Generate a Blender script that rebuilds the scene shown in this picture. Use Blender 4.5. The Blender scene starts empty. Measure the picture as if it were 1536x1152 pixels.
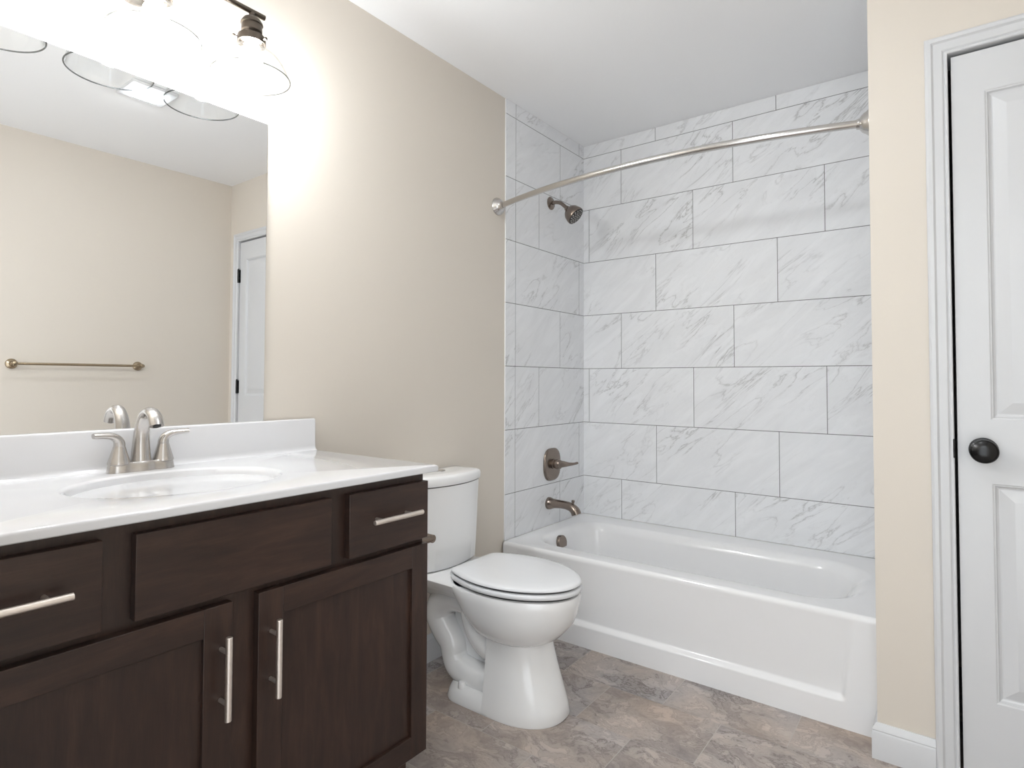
import bpy, bmesh, math, random
from math import sin, cos, pi, radians
from mathutils import Vector, Matrix

random.seed(7)
S = bpy.context.scene
C = S.collection

# ------------------------------------------------------------------ camera
F_PX, YAW, PITCH, ROLL, SY = 889.397, 0.64474, 0.02883, 0.00298, -30.517
cam_d = bpy.data.cameras.new('camera')
cam = bpy.data.objects.new('camera', cam_d)
C.objects.link(cam)
_f0 = Vector((-sin(YAW), cos(YAW), 0))
_r0 = Vector((cos(YAW), sin(YAW), 0))
_u0 = Vector((0, 0, 1))
_f = _f0 * cos(PITCH) + _u0 * sin(PITCH)
_u1 = -_f0 * sin(PITCH) + _u0 * cos(PITCH)
_r = _r0 * cos(ROLL) + _u1 * sin(ROLL)
_u = -_r0 * sin(ROLL) + _u1 * cos(ROLL)
m = Matrix((( _r.x, _u.x, -_f.x, 1.70464), (_r.y, _u.y, -_f.y, 0.0), (_r.z, _u.z, -_f.z, 1.11995), (0, 0, 0, 1)))
cam.matrix_world = m
cam_d.sensor_width = 36
cam_d.lens = F_PX / 1536 * 36
cam_d.shift_y = SY / 1536
cam_d.clip_start = 0.02
S.camera = cam

# ------------------------------------------------------------------ world, light, exposure
WORLD_STRENGTH = 2.1
BULB_STRENGTH = 210.0
FAN_STRENGTH = 92.0
FILL_POWER = 12.0
w = bpy.data.worlds.new('world')
S.world = w
w.use_nodes = True
w.node_tree.nodes['Background'].inputs[0].default_value = (0.95, 1.0, 1.04, 1)
w.node_tree.nodes['Background'].inputs[1].default_value = WORLD_STRENGTH
S.view_settings.view_transform = 'Standard'
S.view_settings.look = 'None'
S.view_settings.gamma = 1
S.view_settings.use_curve_mapping = False
S.view_settings.exposure = 0.27
hl = bpy.data.lights.new('added_fill_light', 'AREA')  # added fill lamp behind the camera, out of view, not a known fixture
hl.shape = 'RECTANGLE'; hl.size = 0.9; hl.size_y = 0.9; hl.energy = FILL_POWER
hl.color = (0.95, 1.0, 1.04)
hlo = bpy.data.objects.new('added_fill_light', hl)
C.objects.link(hlo)
hlo.location = (1.7, -0.75, 2.40)
hlo.rotation_euler = (radians(28), 0, 0)

# ------------------------------------------------------------------ room dimensions
W = 2.325          # right wall
CEIL = 2.470
YD = 2.10          # wall with the closet door
YB = 2.949         # tiled back wall face
XS = 1.497         # end of the tub alcove
TUB_Z = 0.372
TUB_Y = 2.197

# ------------------------------------------------------------------ materials
def srgb(r, g, b):
    def f(c):
        c /= 255
        return c / 12.92 if c <= 0.04045 else ((c + 0.055) / 1.055) ** 2.4
    return (f(r), f(g), f(b), 1)

class NT:
    def __init__(self, name):
        self.m = bpy.data.materials.new(name)
        self.m.use_nodes = True
        self.t = self.m.node_tree
        self.b = self.t.nodes['Principled BSDF']
        self.out = self.t.nodes['Material Output']
    def n(self, typ, **kw):
        nd = self.t.nodes.new(typ)
        ins = kw.pop('ins', {})
        for k, v in kw.items():
            setattr(nd, k, v)
        for k, v in ins.items():
            if hasattr(v, 'is_output') or isinstance(v, bpy.types.NodeSocket):
                self.t.links.new(v, nd.inputs[k])
            else:
                nd.inputs[k].default_value = v
        return nd
    def link(self, a, b):
        self.t.links.new(a, b)
    def ramp(self, fac, stops, interp='LINEAR'):
        r = self.n('ShaderNodeValToRGB')
        r.color_ramp.interpolation = interp
        els = r.color_ramp.elements
        while len(els) > 1:
            els.remove(els[-1])
        els[0].position, els[0].color = stops[0]
        for p, c in stops[1:]:
            e = els.new(p); e.color = c
        self.link(fac, r.inputs[0])
        return r.outputs[0]
    def mix(self, fac, a, b, mode='MIX'):
        nd = self.n('ShaderNodeMix', data_type='RGBA', blend_type=mode)
        for sock, v in ((nd.inputs[0], fac), (nd.inputs[6], a), (nd.inputs[7], b)):
            if isinstance(v, bpy.types.NodeSocket): self.link(v, sock)
            else: sock.default_value = v
        return nd.outputs[2]
    def bump(self, h, strength, dist=0.01):
        nd = self.n('ShaderNodeBump', ins={'Strength': strength, 'Distance': dist})
        self.link(h, nd.inputs['Height'])
        self.link(nd.outputs[0], self.b.inputs['Normal'])

def g(v): return (v, v, v, 1)

def plain(name, col, rough=0.5, metal=0.0, noise=0.0, nscale=40, bump=0.0, coat=0.0, ior=None):
    k = NT(name)
    tc = k.n('ShaderNodeTexCoord')
    nz = k.n('ShaderNodeTexNoise', ins={'Vector': tc.outputs['Object'], 'Scale': nscale, 'Detail': 4})
    c2 = tuple(c * (1 - noise) for c in col[:3]) + (1,)
    k.link(k.mix(nz.outputs[0], col, c2), k.b.inputs['Base Color'])
    k.b.inputs['Roughness'].default_value = rough
    k.b.inputs['Metallic'].default_value = metal
    if coat:
        k.b.inputs['Coat Weight'].default_value = coat
        k.b.inputs['Coat Roughness'].default_value = 0.05
    if ior: k.b.inputs['IOR'].default_value = ior
    if bump: k.bump(nz.outputs[0], bump, 0.002)
    return k.m

def brushed(name, col, rough, nscale=(6, 6, 260), var=0.12):
    k = NT(name)
    tc = k.n('ShaderNodeTexCoord')
    mp = k.n('ShaderNodeMapping', ins={'Vector': tc.outputs['Object'], 'Scale': nscale})
    nz = k.n('ShaderNodeTexNoise', ins={'Vector': mp.outputs[0], 'Scale': 3.0, 'Detail': 3})
    c2 = tuple(c * (1 - var) for c in col[:3]) + (1,)
    k.link(k.mix(nz.outputs[0], col, c2), k.b.inputs['Base Color'])
    k.b.inputs['Metallic'].default_value = 1
    k.b.inputs['Roughness'].default_value = rough
    return k.m

def wood(name, horizontal):
    k = NT(name)
    tc = k.n('ShaderNodeTexCoord')
    sc = (8, 2.2, 16) if horizontal else (8, 16, 2.2)
    mp = k.n('ShaderNodeMapping', ins={'Vector': tc.outputs['Object'], 'Scale': sc})
    n1 = k.n('ShaderNodeTexNoise', ins={'Vector': mp.outputs[0], 'Scale': 2.2, 'Detail': 6, 'Roughness': 0.6, 'Distortion': 0.6})
    sc2 = (30, 8, 190) if horizontal else (30, 190, 8)
    mp2 = k.n('ShaderNodeMapping', ins={'Vector': tc.outputs['Object'], 'Scale': sc2})
    n2 = k.n('ShaderNodeTexNoise', ins={'Vector': mp2.outputs[0], 'Scale': 3.0, 'Detail': 3})
    n3 = k.n('ShaderNodeTexNoise', ins={'Vector': tc.outputs['Object'], 'Scale': 5.0, 'Detail': 2})
    base = k.ramp(n1.outputs[0], [(0.25, srgb(38, 24, 19)), (0.5, srgb(51, 34, 27)), (0.75, srgb(66, 46, 37))])
    fine = k.ramp(n2.outputs[0], [(0.35, g(0.87)), (0.65, g(1.06))])
    blot = k.ramp(n3.outputs[0], [(0.3, g(0.88)), (0.7, g(1.10))])
    c = k.mix(1.0, base, fine, 'MULTIPLY')
    c = k.mix(1.0, c, blot, 'MULTIPLY')
    k.link(c, k.b.inputs['Base Color'])
    k.b.inputs['Roughness'].default_value = 0.36
    k.bump(n2.outputs[0], 0.05, 0.001)
    return k.m

def marble_tile():
    k = NT('marble_tile')
    uv = k.n('ShaderNodeUVMap', uv_map='UVMap')
    rot = k.n('ShaderNodeMapping', ins={'Vector': uv.outputs[0], 'Rotation': (0, 0, radians(-40))})
    mp = k.n('ShaderNodeMapping', ins={'Vector': rot.outputs[0], 'Scale': (1.7, 7.5, 1)})
    n0 = k.n('ShaderNodeTexNoise', ins={'Vector': uv.outputs[0], 'Scale': 2.3, 'Detail': 3})
    n1 = k.n('ShaderNodeTexNoise', ins={'Vector': mp.outputs[0], 'Scale': 1.0, 'Detail': 7, 'Roughness': 0.56, 'Distortion': 0.7})
    d = k.n('ShaderNodeMath', operation='SUBTRACT', ins={0: n1.outputs[0], 1: 0.5})
    a = k.n('ShaderNodeMath', operation='ABSOLUTE', ins={0: d.outputs[0]})
    vein = k.ramp(a.outputs[0], [(0.0, g(1.0)), (0.004, g(0.6)), (0.008, g(0.22)), (0.022, g(0))])
    mp2 = k.n('ShaderNodeMapping', ins={'Vector': rot.outputs[0], 'Scale': (3.5, 15, 1), 'Location': (3.1, 1.7, 0)})
    n2 = k.n('ShaderNodeTexNoise', ins={'Vector': mp2.outputs[0], 'Scale': 1.0, 'Detail': 6, 'Roughness': 0.65, 'Distortion': 0.8})
    d2 = k.n('ShaderNodeMath', operation='SUBTRACT', ins={0: n2.outputs[0], 1: 0.5})
    a2 = k.n('ShaderNodeMath', operation='ABSOLUTE', ins={0: d2.outputs[0]})
    vein2 = k.ramp(a2.outputs[0], [(0.0, g(0.5)), (0.012, g(0))])
    msk = k.ramp(n0.outputs[0], [(0.42, g(0.08)), (0.66, g(1))])
    v1 = k.mix(1.0, vein, msk, 'MULTIPLY')
    v2 = k.mix(1.0, vein2, msk, 'MULTIPLY')
    cloud = k.ramp(n2.outputs[0], [(0.3, srgb(229, 230, 232)), (0.7, srgb(239, 240, 242))])
    c = k.mix(v2, cloud, srgb(214, 214, 215))
    c = k.mix(v1, c, srgb(182, 182, 182))
    k.link(c, k.b.inputs['Base Color'])
    k.b.inputs['Roughness'].default_value = 0.42
    k.bump(n2.outputs[0], 0.03, 0.002)
    return k.m

def slate_floor():
    k = NT('slate_vinyl')
    uv = k.n('ShaderNodeUVMap', uv_map='UVMap')
    w0 = k.n('ShaderNodeTexNoise', ins={'Vector': uv.outputs[0], 'Scale': 5.0, 'Detail': 4})
    off = k.n('ShaderNodeVectorMath', operation='SCALE', ins={0: w0.outputs['Color'], 'Scale': 0.22})
    p = k.n('ShaderNodeVectorMath', operation='ADD', ins={0: uv.outputs[0], 1: off.outputs[0]})
    mp = k.n('ShaderNodeMapping', ins={'Vector': p.outputs[0], 'Scale': (1.0, 1.7, 1), 'Rotation': (0, 0, 0.5)})
    n1 = k.n('ShaderNodeTexNoise', ins={'Vector': mp.outputs[0], 'Scale': 5.0, 'Detail': 9, 'Roughness': 0.66})
    n2 = k.n('ShaderNodeTexNoise', ins={'Vector': mp.outputs[0], 'Scale': 11.0, 'Detail': 8, 'Roughness': 0.7})
    n3 = k.n('ShaderNodeTexNoise', ins={'Vector': uv.outputs[0], 'Scale': 1.7, 'Detail': 3})
    c1 = k.ramp(n1.outputs[0], [(0.28, srgb(142, 136, 134)), (0.40, srgb(170, 163, 160)), (0.5, srgb(186, 180, 176)), (0.62, srgb(197, 189, 183)), (0.78, srgb(210, 204, 198))])
    tint = k.ramp(n3.outputs[0], [(0.35, srgb(238, 225, 214)), (0.5, srgb(246, 240, 236)), (0.62, srgb(232, 232, 236))])
    c = k.mix(1.0, c1, tint, 'MULTIPLY')
    fine = k.ramp(n2.outputs[0], [(0.34, g(0.72)), (0.58, g(1.06))])
    c = k.mix(1.0, c, fine, 'MULTIPLY')
    d = k.n('ShaderNodeMath', operation='SUBTRACT', ins={0: n1.outputs[0], 1: 0.47})
    a = k.n('ShaderNodeMath', operation='ABSOLUTE', ins={0: d.outputs[0]})
    cr = k.ramp(a.outputs[0], [(0.0, g(0.95)), (0.008, g(0.5)), (0.02, g(0))])
    mk = k.ramp(n3.outputs[0], [(0.36, g(0.1)), (0.55, g(1))])
    cr = k.mix(1.0, cr, mk, 'MULTIPLY')
    c = k.mix(cr, c, srgb(104, 94, 90))
    k.link(c, k.b.inputs['Base Color'])
    k.b.inputs['Roughness'].default_value = 0.45
    d2 = k.n('ShaderNodeMath', operation='SUBTRACT', ins={0: n2.outputs[0], 1: 0.52})
    a2 = k.n('ShaderNodeMath', operation='ABSOLUTE', ins={0: d2.outputs[0]})
    cr2 = k.ramp(a2.outputs[0], [(0.0, g(0.55)), (0.012, g(0.2)), (0.03, g(0))])
    c = k.mix(cr2, c, srgb(118, 108, 103))
    k.link(c, k.b.inputs['Base Color'])
    h = k.mix(0.45, n1.outputs[0], n2.outputs[0])
    k.bump(h, 0.35, 0.006)
    return k.m

def thin_glass(name, tint):
    k = NT(name)
    k.t.nodes.remove(k.b)
    lw = k.n('ShaderNodeLayerWeight', ins={'Blend': 0.5})
    pw = k.n('ShaderNodeMath', operation='POWER', ins={0: lw.outputs['Facing'], 1: 5.0})
    fr = k.n('ShaderNodeMath', operation='MULTIPLY_ADD', ins={0: pw.outputs[0], 1: 0.75, 2: 0.035})
    tr = k.n('ShaderNodeBsdfTransparent')
    k.link(k.ramp(lw.outputs['Facing'], [(0.0, tint), (0.55, tint), (0.85, tuple(c * 0.80 for c in tint[:3]) + (1,)), (0.97, tuple(c * 0.45 for c in tint[:3]) + (1,))]), tr.inputs[0])
    gl = k.n('ShaderNodeBsdfGlossy', ins={'Color': g(0.95), 'Roughness': 0.03})
    mx = k.n('ShaderNodeMixShader')
    k.link(fr.outputs[0], mx.inputs[0])
    k.link(tr.outputs[0], mx.inputs[1]); k.link(gl.outputs[0], mx.inputs[2])
    k.link(mx.outputs[0], k.out.inputs[0])
    return k.m

def emit(name, col, strength):
    k = NT(name)
    k.b.inputs['Base Color'].default_value = g(0.9)
    k.b.inputs['Emission Color'].default_value = col
    k.b.inputs['Emission Strength'].default_value = strength
    return k.m

M = {}
M['paint'] = plain('beige_wall_paint', srgb(218, 210, 199), 0.55, noise=0.02, nscale=300, bump=0.04)
M['ceiling'] = plain('white_ceiling_paint', srgb(247, 247, 248), 0.8, noise=0.02, nscale=220, bump=0.04)
M['trim'] = plain('white_trim_paint', srgb(210, 211, 213), 0.33, noise=0.01)
M['tile'] = marble_tile()
M['grout'] = plain('grey_grout', srgb(108, 108, 108), 0.9, noise=0.1, nscale=200)
M['slate'] = slate_floor()
M['floor_grout'] = plain('pale_floor_grout', srgb(188, 182, 176), 0.8, noise=0.1, nscale=120)
M['porcelain'] = plain('white_porcelain', srgb(238, 238, 238), 0.07, noise=0.01, coat=0.4)
M['seat'] = plain('white_seat_plastic', srgb(228, 229, 231), 0.18, noise=0.01)
M['acrylic'] = plain('white_acrylic_tub', srgb(238, 238, 239), 0.13, noise=0.01, coat=0.3)
M['marble_top'] = plain('white_cultured_marble', srgb(216, 216, 218), 0.10, noise=0.015, nscale=6, coat=0.4)
M['wood_h'] = wood('espresso_wood_horizontal', True)
M['wood_v'] = wood('espresso_wood_vertical', False)
M['nickel'] = brushed('brushed_nickel', srgb(204, 200, 196), 0.24)
M['nickel_dark'] = brushed('dark_brushed_nickel', srgb(142, 130, 121), 0.25)
M['steel'] = brushed('satin_steel', srgb(212, 209, 206), 0.20, (200, 4, 4))
M['pull'] = brushed('satin_nickel_pull', srgb(243, 234, 226), 0.42)
M['bronze'] = brushed('dark_bronze', srgb(92, 84, 76), 0.36)
M['gold'] = brushed('warm_nickel', srgb(178, 162, 138), 0.27)
M['black'] = plain('black_metal', srgb(12, 12, 13), 0.26, noise=0.1)
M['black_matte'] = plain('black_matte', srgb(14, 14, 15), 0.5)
M['nozzle'] = plain('dark_nozzle_plate', srgb(40, 37, 35), 0.45)
M['glass'] = thin_glass('clear_glass', (0.97, 0.975, 0.975, 1))
M['glass_rim'] = thin_glass('thick_glass_rim', (0.48, 0.49, 0.49, 1))
M['bulb'] = emit('lit_bulb', (0.97, 1.0, 1.025, 1), BULB_STRENGTH)
M['lens'] = emit('lit_lens', (0.95, 1.0, 1.04, 1), FAN_STRENGTH)
k = NT('mirror_silver')
k.b.inputs['Base Color'].default_value = (0.93, 0.935, 0.935, 1)
k.b.inputs['Metallic'].default_value = 1
k.b.inputs['Roughness'].default_value = 0.0
M['mirror'] = k.m
M['mirror_edge'] = plain('mirror_edge', srgb(215, 220, 218), 0.2)

# ------------------------------------------------------------------ mesh builder
class MB:
    def __init__(self):
        self.v = []; self.f = []; self.mi = []; self.uv = []; self.has_uv = False
    def face(self, pts, mi=0, uv=None):
        i = len(self.v)
        self.v += [tuple(p) for p in pts]
        self.f.append(list(range(i, i + len(pts)))); self.mi.append(mi)
        self.uv.append(uv)
        if uv: self.has_uv = True
    def idx(self, verts, faces, mi=0):
        i = len(self.v)
        self.v += [tuple(p) for p in verts]
        for f in faces:
            self.f.append([i + q for q in f]); self.mi.append(mi); self.uv.append(None)
    def box(self, x0, x1, y0, y1, z0, z1, mi=0):
        vs = [(x, y, z) for x in (x0, x1) for y in (y0, y1) for z in (z0, z1)]
        self.idx(vs, [(0, 1, 3, 2), (4, 6, 7, 5), (0, 4, 5, 1), (2, 3, 7, 6), (0, 2, 6, 4), (1, 5, 7, 3)], mi)
    def loft(self, rings, cap0=True, cap1=True, mi=0, closed=True):
        n = len(rings[0]); vs = [p for r in rings for p in r]; fs = []
        for a in range(len(rings) - 1):
            for i in range(n if closed else n - 1):
                j = (i + 1) % n
                fs.append((a * n + i, a * n + j, (a + 1) * n + j, (a + 1) * n + i))
        if cap0: fs.append(tuple(range(n))[::-1])
        if cap1: fs.append(tuple(range((len(rings) - 1) * n, len(rings) * n)))
        self.idx(vs, fs, mi)
    def tube(self, path, r, n=20, caps=True, mi=0, flat=None, up=None, smooth=0):
        P = [Vector(p) for p in path]
        R = list(r) if isinstance(r, (list, tuple)) else [r] * len(P)
        FL = list(flat) if isinstance(flat, (list, tuple)) else [flat or 1.0] * len(P)
        if smooth:
            P, R, FL = catmull(P, R, FL, smooth)
        u = Vector(up) if up else None
        rings = []; prev = None
        for i, p in enumerate(P):
            t = (P[min(i + 1, len(P) - 1)] - P[max(i - 1, 0)]).normalized()
            if prev is None:
                a = u if u else (Vector((0, 0, 1)) if abs(t.z) < 0.9 else Vector((0, 1, 0)))
                a = (a - t * a.dot(t)).normalized()
            else:
                a = (prev - t * prev.dot(t)).normalized()
            b = t.cross(a); prev = a
            rings.append([p + a * (R[i] * FL[i] * cos(q)) + b * (R[i] * sin(q)) for q in [2 * pi * s / n for s in range(n)]])
        self.loft(rings, caps, caps, mi)
    def lathe(self, prof, origin, axis=(0, 0, 1), n=32, cap0=True, cap1=True, mi=0, sx=1.0):
        A = Vector(axis).normalized()
        a = Vector((0, 0, 1)) if abs(A.z) < 0.9 else Vector((1, 0, 0))
        a = (a - A * a.dot(A)).normalized(); b = A.cross(a); O = Vector(origin)
        rings = [[O + A * h + a * (max(r, 1e-5) * cos(q)) + b * (max(r, 1e-5) * sx * sin(q)) for q in [2 * pi * s / n for s in range(n)]] for r, h in prof]
        self.loft(rings, cap0, cap1, mi)
    def build(self, name, mats, parent=None, bevel=0.0, segs=2, smooth=True, angle=35, subsurf=0):
        me = bpy.data.meshes.new(name)
        o = Vector((0, 0, 0))
        if parent is not None:
            q = parent
            while q is not None:
                o += q.location; q = q.parent
        me.from_pydata([tuple(Vector(p) - o) for p in self.v], [], self.f)
        mats = mats if isinstance(mats, (list, tuple)) else [mats]
        for mm in mats: me.materials.append(mm)
        me.polygons.foreach_set('material_index', self.mi)
        if self.has_uv:
            l = me.uv_layers.new(name='UVMap')
            li = 0
            for uv, f in zip(self.uv, self.f):
                for q in range(len(f)):
                    l.data[li].uv = uv[q] if uv else (0, 0)
                    li += 1
        bm = bmesh.new(); bm.from_mesh(me)
        if not self.has_uv:
            bmesh.ops.remove_doubles(bm, verts=bm.verts, dist=1e-6)
            bmesh.ops.recalc_face_normals(bm, faces=bm.faces)
        bm.to_mesh(me); bm.free()
        if smooth:
            me.polygons.foreach_set('use_smooth', [True] * len(me.polygons))
            me.set_sharp_from_angle(angle=radians(angle))
        ob = bpy.data.objects.new(name, me)
        C.objects.link(ob)
        if parent is not None: ob.parent = parent
        if bevel:
            b = ob.modifiers.new('bevel', 'BEVEL'); b.width = bevel; b.segments = segs
            b.limit_method = 'ANGLE'; b.angle_limit = radians(40)
            b.harden_normals = False
        if subsurf:
            s = ob.modifiers.new('subd', 'SUBSURF'); s.levels = subsurf; s.render_levels = subsurf
        return ob

def catmull(P, R, FL, k):
    oP, oR, oF = [], [], []
    n = len(P)
    for i in range(n - 1):
        p0, p1, p2, p3 = P[max(i - 1, 0)], P[i], P[i + 1], P[min(i + 2, n - 1)]
        for s in range(k):
            t = s / k
            q = 0.5 * ((2 * p1) + (p2 - p0) * t + (2 * p0 - 5 * p1 + 4 * p2 - p3) * t * t + (3 * p1 - p0 - 3 * p2 + p3) * t ** 3)
            oP.append(q); oR.append(R[i] + (R[i + 1] - R[i]) * t); oF.append(FL[i] + (FL[i + 1] - FL[i]) * t)
    oP.append(P[-1]); oR.append(R[-1]); oF.append(FL[-1])
    return oP, oR, oF

def tag(o, label, cat, group=None):
    o['label'] = label; o['category'] = cat
    if group: o['group'] = group
    return o
def thing(name, label, cat, loc, group=None):
    o = bpy.data.objects.new(name, None); o.empty_display_size = 0.05
    C.objects.link(o); o.location = loc
    return tag(o, label, cat, group)
def struct(o, label, cat):
    o['kind'] = 'structure'; o['label'] = label; o['category'] = cat
    return o

# ------------------------------------------------------------------ room shell
def slab(name, boxes, mat, label, cat):
    b = MB()
    for q in boxes: b.box(*q)
    return struct(b.build(name, mat, smooth=False), label, cat)

WX = -0.006
slab('wall_left', [(-0.12, WX, -0.06, YB + 0.1, 0, CEIL)], M['paint'], 'beige painted wall behind the vanity mirror and toilet', 'wall')
slab('wall_back', [(WX, W, YB + 0.006, YB + 0.1, 0, CEIL)], M['paint'], 'wall carrying the marble look tile behind the bathtub', 'wall')
slab('wall_right', [(W, W + 0.1, -0.06, YB + 0.1, 0, CEIL)], M['paint'], 'beige wall with the towel bar, seen in the mirror', 'wall')
slab('wall_front', [(WX, 1.15, -0.06, 0.06, 0, CEIL), (2.2, W, -0.06, 0.06, 0, CEIL), (1.15, 2.2, -0.06, 0.06, 2.06, CEIL)], M['paint'], 'beige wall around the room entrance at the near side', 'wall')
DX0, DX1, DZT = 1.694, 2.211, 2.063     # clear opening inside the casing
slab('wall_door', [(XS, DX0 - 0.006, YD, YD + 0.11, 0, CEIL), (DX1 + 0.006, W, YD, YD + 0.11, 0, CEIL), (DX0 - 0.006, DX1 + 0.006, YD, YD + 0.11, DZT + 0.006, CEIL)], M['paint'], 'beige wall strip and header around the white closet door', 'wall')
slab('wall_alcove', [(XS + 0.008, XS + 0.11, YD + 0.11, YB + 0.006, 0, CEIL)], M['paint'], 'wall closing the far end of the bathtub alcove', 'wall')
slab('ceiling', [(-0.12, W + 0.1, -0.06, YB + 0.1, CEIL, CEIL + 0.08)], M['ceiling'], 'smooth white ceiling', 'ceiling')

# floor: vinyl slate tiles 0.40 x 0.25 in running bond
b = MB()
TW, TH, J = 0.40, 0.2505, 0.0014
for r in range(-9, 5):
    y0 = 1.985 + TH * r; y1 = y0 + TH
    xo = 0.469 if r % 2 == 0 else 0.669
    for q in range(-3, 6):
        x0 = xo + TW * q; x1 = x0 + TW
        a0, a1, c0, c1 = max(x0 + J, -0.1), min(x1 - J, W + 0.1), max(y0 + J * 0.6, -0.06), min(y1 - J * 0.6, YB + 0.05)
        if a1 <= a0 or c1 <= c0: continue
        su, sv = random.uniform(0, 40), random.uniform(0, 40)
        fl = random.choice((1, -1))
        uv = lambda x, y: ((x - x0) * fl + su, (y - y0) * fl + sv)
        b.face([(a0, c0, 0), (a1, c0, 0), (a1, c1, 0), (a0, c1, 0)], 0, [uv(a0, c0), uv(a1, c0), uv(a1, c1), uv(a0, c1)])
b.face([(-0.12, -0.06, -0.0008), (W + 0.1, -0.06, -0.0008), (W + 0.1, YB + 0.1, -0.0008), (-0.12, YB + 0.1, -0.0008)], 1)
b.face([(-0.12, -0.06, -0.05), (-0.12, YB + 0.1, -0.05), (W + 0.1, YB + 0.1, -0.05), (W + 0.1, -0.06, -0.05)], 1)
struct(b.build('floor', [M['slate'], M['floor_grout']], smooth=False), 'grey brown slate look vinyl tile floor laid in running bond', 'floor')

# wall tile: rows share heights, joints shift by a third
TR, TL = 0.302, 0.602
ZJ = [TUB_Z + 0.001] + [0.5856 + TR * i for i in range(7)] + [CEIL - 0.001]
def tile_wall(name, umin, umax, phases, to3, strip, label, thick=0.006):
    b = MB(); jj = 0.0014
    for r in range(8):
        z0, z1 = ZJ[r], ZJ[r + 1]
        cuts = [umin]
        p = phases[r % 3]
        u = p - 3 * TL
        lo = strip if strip is not None else umin
        if strip is not None: cuts.append(strip)
        while u < umax:
            if u > lo + 0.004: cuts.append(u)
            u += TL
        cuts.append(umax)
        for a, c in zip(cuts[:-1], cuts[1:]):
            a0 = a + (jj if a != umin else 0); c0 = c - (jj if c != umax else 0)
            if c0 - a0 < 0.004: continue
            y0 = z0 + (jj if r else 0.0); y1 = z1 - (jj if r < 7 else 0)
            su, sv = random.uniform(0, 60), random.uniform(0, 60)
            fl = 1 if random.random() < 0.75 else -1
            uv = lambda uu, zz: ((uu - a) * fl + su, (zz - z0) * fl + sv)
            q = [(a0, y0), (c0, y0), (c0, y1), (a0, y1)]
            b.face([to3(x, z, 0) for x, z in q], 0, [uv(x, z) for x, z in q])
            for i in range(4):
                s, e = q[i], q[(i + 1) % 4]
                b.face([to3(*s, 0), to3(*s, thick), to3(*e, thick), to3(*e, 0)], 0, [(su, sv)] * 4)
    q = [(umin + 0.0005, ZJ[0]), (umax, ZJ[0]), (umax, ZJ[-1]), (umin + 0.0005, ZJ[-1])]
    b.face([to3(x, z, 0.0005) for x, z in q], 1)
    return struct(b.build(name, [M['tile'], M['grout']], smooth=False), label, 'wall tile')
A0 = 0.23565
tile_wall('wall_tile_back', 0.0, XS, (A0, A0 + 0.2007, A0 + 0.4013), lambda u, z, d: (u, YB + d, z), None, 'white marble look wall tile along the back of the bathtub')
E0 = 2.294
tile_wall('wall_tile_left', 2.2151, YB, (E0 + 0.4013, E0 + 0.602, E0 + 0.2007), lambda u, z, d: (0.0 - d, u, z), E0, 'white marble look wall tile behind the shower head and tub spout')
tile_wall('wall_tile_alcove', YD + 0.112, YB, (E0 + 0.4, E0 + 0.6, E0 + 0.2), lambda u, z, d: (XS + d, u, z), E0, 'white marble look wall tile on the far end of the bathtub alcove', 0.007)

# baseboards
BP = [(0, 0), (0.014, 0), (0.014, 0.076), (0.0125, 0.080), (0.0115, 0.082), (0.0125, 0.085), (0.0105, 0.092), (0.006, 0.099), (0.004, 0.104), (0, 0.104)]
def sweep_base(name, path, label, flip=1):
    P = [Vector((x, y)) for x, y in path]
    b = MB(); rings = []
    for i, p in enumerate(P):
        ns = []
        if i > 0:
            t = (P[i] - P[i - 1]).normalized(); ns.append(Vector((-t.y, t.x)) * flip)
        if i < len(P) - 1:
            t = (P[i + 1] - P[i]).normalized(); ns.append(Vector((-t.y, t.x)) * flip)
        n = sum(ns, Vector((0, 0)))
        n = n / (n.length_squared) * (len(ns)) if len(ns) > 1 else ns[0]
        if len(ns) > 1:
            nn = (ns[0] + ns[1]).normalized(); n = nn / max(nn.dot(ns[0]), 0.2)
        rings.append([(p.x + n.x * d, p.y + n.y * d, z) for d, z in BP])
    b.loft(rings)
    return struct(b.build(name, M['trim'], angle=25), label, 'baseboard')
sweep_base('baseboard_left', [(WX, TUB_Y - 0.003), (WX, 1.15)], 'white baseboard on the wall behind the toilet')
sweep_base('baseboard_door', [(DX0 - 0.0545, YD), (XS, YD), (XS, TUB_Y - 0.001)], 'white baseboard wrapping the wall corner between bathtub and closet door', flip=-1 if False else 1)
sweep_base('baseboard_right', [(W, 0.075), (W, YD)], 'white baseboard on the wall below the towel bar')

# ------------------------------------------------------------------ closet door
CP = [(0, 0), (0, 0.008), (0.002, 0.0105), (0.006, 0.0105), (0.0085, 0.008), (0.0105, 0.0095), (0.013, 0.012), (0.017, 0.0125), (0.033, 0.0135), (0.036, 0.0155), (0.0385, 0.0185), (0.0475, 0.0185), (0.0525, 0.0155), (0.0545, 0.012), (0.0545, 0)]
b = MB()
rings = []
for o, t in CP:
    rings.append([(DX0 - o, YD - t, 0.0), (DX0 - o, YD - t, DZT + o), (DX1 + o * 0.94, YD - t, DZT + o), (DX1 + o * 0.94, YD - t, 0.0)])
b.loft(rings, False, False, closed=False)
casing = struct(b.build('trim_1', M['trim'], angle=25), 'white moulded casing framing the closet door', 'door casing')
b = MB()
b.box(DX0 - 0.006, DX0, YD + 0.0, YD + 0.11, 0, DZT); b.box(DX1, DX1 + 0.006, YD, YD + 0.11, 0, DZT); b.box(DX0 - 0.006, DX1 + 0.006, YD, YD + 0.11, DZT, DZT + 0.006)
b.build('jamb', M['trim'], casing, smooth=False)
b = MB(); b.box(DX0 - 0.003, DX0 + 0.0012, YD - 0.0125, YD + 0.018, 0.906, 0.960)
b.build('strike_plate', M['black'], casing, bevel=0.003)

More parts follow.
